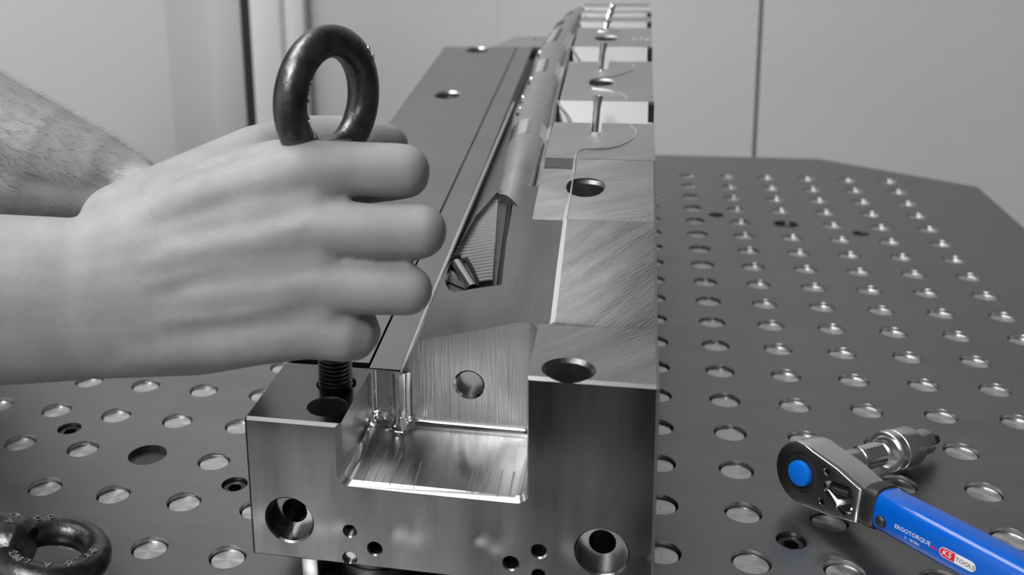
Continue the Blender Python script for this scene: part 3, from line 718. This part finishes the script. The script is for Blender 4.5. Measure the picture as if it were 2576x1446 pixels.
def tx(name, s, x, y, size, m, z=.00012, shear=0., parent=wr):
    return text(name, s, size, m, parent, mtx((.9994, .034, 0), (-.034, .9994, 0), (0, 0, 1), (x*mm, y*mm, z)), .00004, shear)
tx('printed_name', 'ERGOTORQUE', 51.8, .6, .0026, 'white', shear=.0)
tx('printed_name', 'plus', 69.0, .6, .0024, 'red', shear=.25)
tx('printed_line', '2 - 10 Nm', 57.2, -2.0, .0017, 'white')
bpy.data.objects['printed_line'].data = bpy.data.objects['printed_line'].data
def pill(x0, x1, y, h, z, m, name, left=True, right=True, th=.00006):
    P = []
    r_ = h/2
    if left: P += [(x0+r_+r_*math.cos(R(a)), y+r_*math.sin(R(a))) for a in range(90, 271, 18)]
    else: P += [(x0, y+r_), (x0, y-r_)]
    if right: P += [(x1-r_+r_*math.cos(R(a)), y+r_*math.sin(R(a))) for a in range(-90, 91, 18)]
    else: P += [(x1, y-r_), (x1, y+r_)]
    c, s_ = .9994, .034; x00 = x0
    P = [(x00 + (x-x00)*c - 0*s_, y_ + (x-x00)*s_) for x, y_ in P]
    bm = bmesh.new(); prism(bm, [(x*mm, y_*mm, z) for x, y_ in P], [(x*mm, y_*mm, z+th) for x, y_ in P]); return fin(name, bm, m, wr, smooth=0)
pill(73.4, 89.6, .9, 4.5, .00005, 'white', 'logo_plate'); pill(73.7, 80.4, .9, 3.9, .00012, 'red', 'logo_field', right=False)
tx('logo_letters', 'KS', 74.6, .95, .0038, 'white', .00022, .2); tx('logo_letters', 'TOOLS', 80.7, .95, .0027, 'ink', .00016)
# drive adapter and socket along -z
def cylp(name, prof, m, seg=44, smooth=35):
    bm = bmesh.new(); lathe(bm, [(r_*mm, t*mm) for r_, t in prof], (.0, .0, 0), (0, 0, -1), seg=seg); return fin(name, bm, m, wr, smooth=smooth)
cylp('drive_neck', [(7.0, 17.5), (7.0, 20), (5.5, 21), (5.5, 42), (5.2, 42.6), (5.2, 43.4)], 'satin')
bm = bmesh.new(); rings = []
for t in [43.4+.55*k for k in range(34)]:
    rings.append((t, 6.1 if 45 < t < 60 else (5.8 if t < 45 else 6.1-.045*(t-60)**2)))
seg = 72
G = [[bm.verts.new(((r_+(.16 if (k+i) % 2 and 45 < t < 59 else 0))*mm*math.cos(2*math.pi*k/seg), (r_+(.16 if (k+i) % 2 and 45 < t < 59 else 0))*mm*math.sin(2*math.pi*k/seg), -t*mm)) for k in range(seg)] for i, (t, r_) in enumerate(rings)]
for a, b in zip(G, G[1:]):
    for k in range(seg): bm.faces.new((a[k], a[(k+1) % seg], b[(k+1) % seg], b[k]))
bm.faces.new(G[0]); bm.faces.new(G[-1]); fin('knurled_adapter', bm, 'chrome', wr, smooth=15)
cylp('socket', [(7.4, 70), (7.4, 65.2), (8.2, 64.6), (9.9, 64.6), (10.4, 65.2), (10.4, 67.2), (10.15, 67.4), (10.15, 70.6), (10.4, 70.8), (10.4, 72.6), (10.1, 72.9), (10.1, 84), (9.3, 85.4), (6.9, 86.6), (6.6, 87.4), (6.6, 97.6), (5.9, 98.6), (3.2, 98.6)], 'satin')
bm = bmesh.new(); rows = []
for i in range(7):
    t = 67.45+.5*i; rows.append([bm.verts.new(((10.2+(.12 if (k+i) % 2 else 0))*mm*math.cos(2*math.pi*k/110), (10.2+(.12 if (k+i) % 2 else 0))*mm*math.sin(2*math.pi*k/110), -t*mm)) for k in range(110)])
for a, b in zip(rows, rows[1:]):
    for k in range(110): bm.faces.new((a[k], a[(k+1) % 110], b[(k+1) % 110], b[k]))
fin('knurled_band', bm, 'chrome', wr, smooth=0)
bm = bmesh.new(); lathe(bm, [(.0031, .098), (.0031, .1065), (.0026, .1072)], (0, 0, 0), (0, 0, -1), seg=6); fin('hex_bit', bm, 'dark', wr, smooth=0)

# ------------------------------------------------------------------ worker: two bare forearms and hands
def capsule(bm, a, b, ra, rb, seg=18, hs=6):
    a, b = Vector(a), Vector(b); d = b-a
    X, Y, Z = frame_from(d if d.length > 1e-6 else (0, 0, 1)); rings = []
    for k in range(hs): t = R(90)*k/hs; rings.append((a - Z*ra*math.cos(t), ra*math.sin(t)))
    rings.append((a, ra)); rings.append((b, rb))
    for k in range(1, hs+1): t = R(90)*k/hs; rings.append((b + Z*rb*math.sin(t), rb*math.cos(t)))
    V = []
    for p, r_ in rings:
        if r_ < 1e-6: V.append([bm.verts.new(p)])
        else: V.append([bm.verts.new(p + X*r_*math.cos(2*math.pi*k/seg) + Y*r_*math.sin(2*math.pi*k/seg)) for k in range(seg)])
    for p, q_ in zip(V, V[1:]):
        for k in range(seg):
            j = (k+1) % seg
            if len(p) == 1: bm.faces.new((p[0], q_[k], q_[j]))
            elif len(q_) == 1: bm.faces.new((p[k], q_[0], p[j]))
            else: bm.faces.new((p[k], q_[k], q_[j], p[j]))
def chain(bm, pts):
    """pts: (px, py, depth, radius_mm)"""
    for p, q_ in zip(pts, pts[1:]): capsule(bm, pix(*p[:3]), pix(*q_[:3]), p[3]*mm, q_[3]*mm)
def remesh(bm, voxel, it, fac=.5):
    me = bpy.data.meshes.new('tmp'); bm.to_mesh(me); bm.free(); o = bpy.data.objects.new('tmp', me); COL.objects.link(o)
    md = o.modifiers.new('r', 'REMESH'); md.mode = 'VOXEL'; md.voxel_size = voxel
    sm = o.modifiers.new('s', 'SMOOTH'); sm.iterations = it; sm.factor = fac
    dg = bpy.context.evaluated_depsgraph_get(); dg.update(); m2 = bpy.data.meshes.new_from_object(o.evaluated_get(dg))
    bpy.data.objects.remove(o); bpy.data.meshes.remove(me); return m2
bm = bmesh.new()
# right hand
def eseg(bm, a, b, ea, eb, seg=26, hs=6):
    """flattened capsule: e = (half height across the view, half depth along the view)"""
    a, b = Vector(a), Vector(b); Z = (b-a).normalized(); Y = (fw - Z*fw.dot(Z)).normalized(); X = Y.cross(Z); rings = []
    for k in range(1, hs): t = R(90)*k/hs; rings.append((a - Z*ea[1]*math.cos(t), ea[0]*math.sin(t), ea[1]*math.sin(t)))
    rings += [(a, *ea), (b, *eb)]
    for k in range(1, hs): t = R(90)*k/hs; rings.append((b + Z*eb[1]*math.sin(t), eb[0]*math.cos(t), eb[1]*math.cos(t)))
    loft(bm, [[p + X*r1*math.cos(2*math.pi*k/seg) + Y*r2*math.sin(2*math.pi*k/seg) for k in range(seg)] for p, r1, r2 in rings])
def echain(bm, pts):
    for p, q_ in zip(pts, pts[1:]): eseg(bm, pix(*p[:3]), pix(*q_[:3]), (p[3]*mm, p[4]*mm), (q_[3]*mm, q_[4]*mm))
echain(bm, [(-1250, 790, .452, 40, 38), (-300, 752, .443, 38, 31), (0, 753, .439, 36.0, 27), (210, 752, .438, 34.0, 20.5), (480, 706, .435, 40, 17.5), (680, 655, .4295, 42, 14), (800, 645, .4265, 38, 11)])
chain(bm, [(330, 590, .436, 12), (520, 505, .4335, 13), (765, 434, .4315, 14.0), (900, 424, .431, 11.4), (1012, 430, .4315, 11.6), (1022, 440, .458, 10.4), (985, 452, .481, 10), (880, 470, .484, 9)])
chain(bm, [(330, 680, .4295, 11), (560, 622, .4275, 12), (800, 574, .4260, 12.6), (930, 580, .424, 11.2), (1053, 581, .4245, 11.7), (1056, 582, .456, 10.4), (975, 578, .482, 9)])
chain(bm, [(330, 775, .4295, 11), (560, 736, .4275, 12), (800, 708, .4262, 12.2), (930, 727, .424, 10.6), (1024, 729, .4245, 10.6), (1026, 729, .452, 9.6), (965, 722, .477, 8.4)])
chain(bm, [(330, 860, .433, 12), (560, 850, .432, 13), (770, 822, .430, 13.2), (860, 846, .428, 10.6), (890, 850, .430, 9.6)])
chain(bm, [(885, 852, .434, 9.4), (912, 838, .456, 8.4), (905, 806, .470, 7.8)])
chain(bm, [(300, 560, .448, 17), (470, 478, .455, 16), (640, 384, .467, 12.5), (760, 352, .484, 11.7), (880, 352, .494, 11.8), (975, 366, .497, 10.3)])   # thumb
chain(bm, [(420, 520, .446, 16), (700, 430, .450, 14)])                        # web of the thumb
# tendons and veins
for pts in ([(430, 628, .4215, 4), (640, 590, .4192, 3.4), (760, 570, .416, 3)], [(360, 720, .4212, 4), (560, 664, .4195, 3.6), (740, 632, .4183, 3)],
            [(420, 800, .4208, 3.6), (600, 786, .4195, 3.4), (760, 750, .418, 3)], [(520, 866, .424, 3), (700, 880, .423, 3), (800, 872, .4235, 2.6)]):
    chain(bm, pts)
# left forearm behind, hand hidden behind the right one
chain(bm, [(330, 452, .500, 13), (230, 425, .503, 19), (100, 385, .506, 25), (-60, 330, .512, 31), (-600, 120, .55, 40)])
chain(bm, [(350, 500, .500, 14), (230, 470, .505, 18), (60, 440, .508, 24), (-120, 380, .515, 30)])
for k in range(4):
    chain(bm, [(360, 480+22*k, .500+.012*k, 11), (500, 500+30*k, .503+.010*k, 11), (600, 540+34*k, .503+.008*k, 9), (625, 560+36*k, .488+.006*k, 8.4), (580, 565+34*k, .476+.005*k, 7.6)])
chain(bm, [(350, 480, .492, 13), (450, 520, .478, 11), (540, 560, .472, 9)])
# upper arms and shoulders
e1, e2 = pix(-1250, 790, .452), pix(-600, 120, .55); s1, s2 = Vector((-.72, -.06, .40)), Vector((-.52, .25, .44))
capsule(bm, e1, s1, .040, .052); capsule(bm, e2, s2, .042, .052)
hands = remesh(bm, .0012, 26)
bm = bmesh.new()
ch = (s1+s2)/2 + Vector((-.02, .01, -.02)); hip = Vector((-.98, .30, -.02)); fd = Vector((.86, -.5, 0))   # chest, hips, facing
hd = ch + Vector((.09, -.05, .30))
capsule(bm, s1, s2, .055, .055); capsule(bm, ch, hip, .125, .115)
capsule(bm, ch.lerp(s1, .45), hip.lerp(s1, .1), .09, .09); capsule(bm, ch.lerp(s2, .45), hip.lerp(s2, .1), .09, .09)
capsule(bm, ch + Vector((0, 0, .06)), hd + Vector((-.03, .015, -.06)), .058, .052); capsule(bm, hd, hd + Vector((-.01, .005, .05)), .078, .088); capsule(bm, hd + fd*.028 + Vector((0, 0, -.035)), hd + fd*.03, .054, .06)
capsule(bm, hd + fd*.083 + Vector((0, 0, .012)), hd + fd*.098 + Vector((0, 0, -.012)), .008, .013); sdv = Vector((.5, .86, 0))
capsule(bm, hd + fd*.08 - sdv*.024 + Vector((0, 0, -.045)), hd + fd*.08 + sdv*.024 + Vector((0, 0, -.045)), .008, .008)
for q_ in (-1, 1): capsule(bm, hd + sdv*(.083*q_) + Vector((0, 0, -.01)), hd + sdv*(.086*q_) + Vector((0, 0, .02)), .011, .014)
for q_ in (-1, 1):
    hp = hip + sdv*(.085*q_); kn = hp + fd*.04 + Vector((0, 0, -.40)); an = hp + Vector((0, 0, -.78))
    capsule(bm, hp, kn, .085, .058); capsule(bm, kn, an, .056, .042); capsule(bm, an + Vector((0, 0, -.012)), an + fd*.14 + Vector((0, 0, -.022)), .035, .028)
rest = remesh(bm, .008, 6)
bm = bmesh.new(); bm.from_mesh(hands); bm.from_mesh(rest); bpy.data.meshes.remove(hands); bpy.data.meshes.remove(rest)
person = fin('person', bm, 'skin', smooth=80)
tag(person, 'person in a dark shirt reaching in with bare forearms, hand gripping the upright eye bolt', 'person')
bm = bmesh.new(); capsule(bm, ch, hip, .138, .130); capsule(bm, ch.lerp(s1, .45), hip.lerp(s1, .1), .102, .104); capsule(bm, ch.lerp(s2, .45), hip.lerp(s2, .1), .102, .104)
capsule(bm, s1, s2, .068, .068); capsule(bm, s1, s1.lerp(e1, .45), .068, .058); capsule(bm, s2, s2.lerp(e2, .45), .068, .058)
me = remesh(bm, .010, 6); o = link('shirt', me, 'shirt', person, 80)
bm = bmesh.new()
for q_ in (-1, 1):
    hp = hip + sdv*(.085*q_); kn = hp + fd*.04 + Vector((0, 0, -.40)); an = hp + Vector((0, 0, -.76))
    capsule(bm, hp + Vector((0, 0, .02)), kn, .108, .075); capsule(bm, kn, an, .073, .060)
me = remesh(bm, .012, 6); link('trousers', me, 'trousers', person, 80)
bm = bmesh.new(); capsule(bm, hd - fd*.016 + Vector((0, 0, .035)), hd - fd*.012 + Vector((0, 0, .064)), .088, .092); me = remesh(bm, .01, 4); link('hair', me, 'hair', person, 80)
for q_ in (-1, 1):
    c_ = hd + fd*.072 + sdv*(.034*q_) + Vector((0, 0, .018)); bm = bmesh.new(); capsule(bm, c_, c_ + Vector((0, 0, .0005)), .012, .012); fin('eye', bm, 'white', person)
# dark hair on the left forearm
from mathutils.bvhtree import BVHTree
dg = bpy.context.evaluated_depsgraph_get(); bv = BVHTree.FromObject(person, dg)
A0, A1 = pix(345, 462, .500), pix(-140, 300, .515); axd = (A1-A0).normalized(); xa_, ya_, _ = frame_from(axd); rnd = random.Random(11)
bm = bmesh.new()
for k in range(6500):
    t = rnd.random()**.8; p = A0.lerp(A1, t); an = rnd.uniform(0, 2*math.pi); d = xa_*math.cos(an) + ya_*math.sin(an)
    hit = bv.ray_cast(p + d*.06, -d, .06)
    if hit[0] is None: continue
    q0 = hit[0]; nn = hit[1]; ln = rnd.uniform(.003, .0065); tg = (-axd + nn*rnd.uniform(.15, .5) + xa_*rnd.gauss(0, .35) + ya_*rnd.gauss(0, .35)); tg = (tg - nn*min(0, tg.dot(nn))).normalized()
    q1 = q0 + tg*ln*.5 + nn*.0004; q2 = q1 + (tg - nn*.2)*ln*.5; r_ = .000038; sd = tg.cross(nn).normalized()
    v0, v1, v2, v3, v4 = [bm.verts.new(x) for x in (q0+sd*r_, q0-sd*r_, q1-sd*r_*.8, q1+sd*r_*.8, q2)]
    bm.faces.new((v0, v1, v2, v3)); bm.faces.new((v3, v2, v4))
me = bpy.data.meshes.new('arm_hair'); bm.to_mesh(me); bm.free(); o = link('arm_hair', me, 'hair', person, 0); o['kind'] = 'stuff'
# nail of the little finger
na = pix(941, 835, .4615); nx = (pix(941, 800, .4615)-na).normalized(); nz = (rt*.96 + fw*-.1 + up*.1).normalized(); X3, Y3, Z3 = frame_from(nz, nx)
bm = bmesh.new(); lathe(bm, [(1, -.35), (1, 0), (.8, .12), (0, .2)], seg=20)
for v_ in bm.verts: v_.co = na + X3*(v_.co.x*.0058) + Y3*(v_.co.y*.0042) + Z3*(v_.co.z*.0020)
fin('fingernail', bm, 'nail', person)

# marks and fittings that sit on a part become its sub-parts
def under(child_names, parent):
    for c in list(parent.parent.children):
        if c.name.split('.')[0] in child_names and c is not parent:
            mpi = Matrix.Identity(4); wc_ = c.matrix_parent_inverse != Matrix.Identity(4)
            c.parent = parent; c.matrix_parent_inverse = mpi
ob = bpy.data.objects
under(('printed_name', 'printed_line', 'logo_plate', 'logo_field', 'logo_letters', 'rivet'), ob['blue_tube'])
under(('selector_ring', 'release_button', 'face_screw', 'selector_disc', 'selector_lever', 'window_insert'), ob['ratchet_head'])
under(('knurled_band', 'hex_bit'), ob['socket'])
under(('tool_mark', 'tapped_thread', 'ribbed_insert', 'pocket_boss', 'boss_ribs', 'recess_edge'), ob['block_body'])
under(('ribbed_band', 'band_flat', 'dark_band', 'port', 'burr'), ob['curved_bar'])
for r_ in ob:
    if r_.name.split('.')[0] == 'ring' and r_.parent: under(('raised_letter',), r_)
ob['logo_plate']['label'] = 'white oval plate with a red end'; ob['rivet']['label'] = 'black domed rivet'; ob['hex_bit']['label'] = 'dark hexagonal bit'
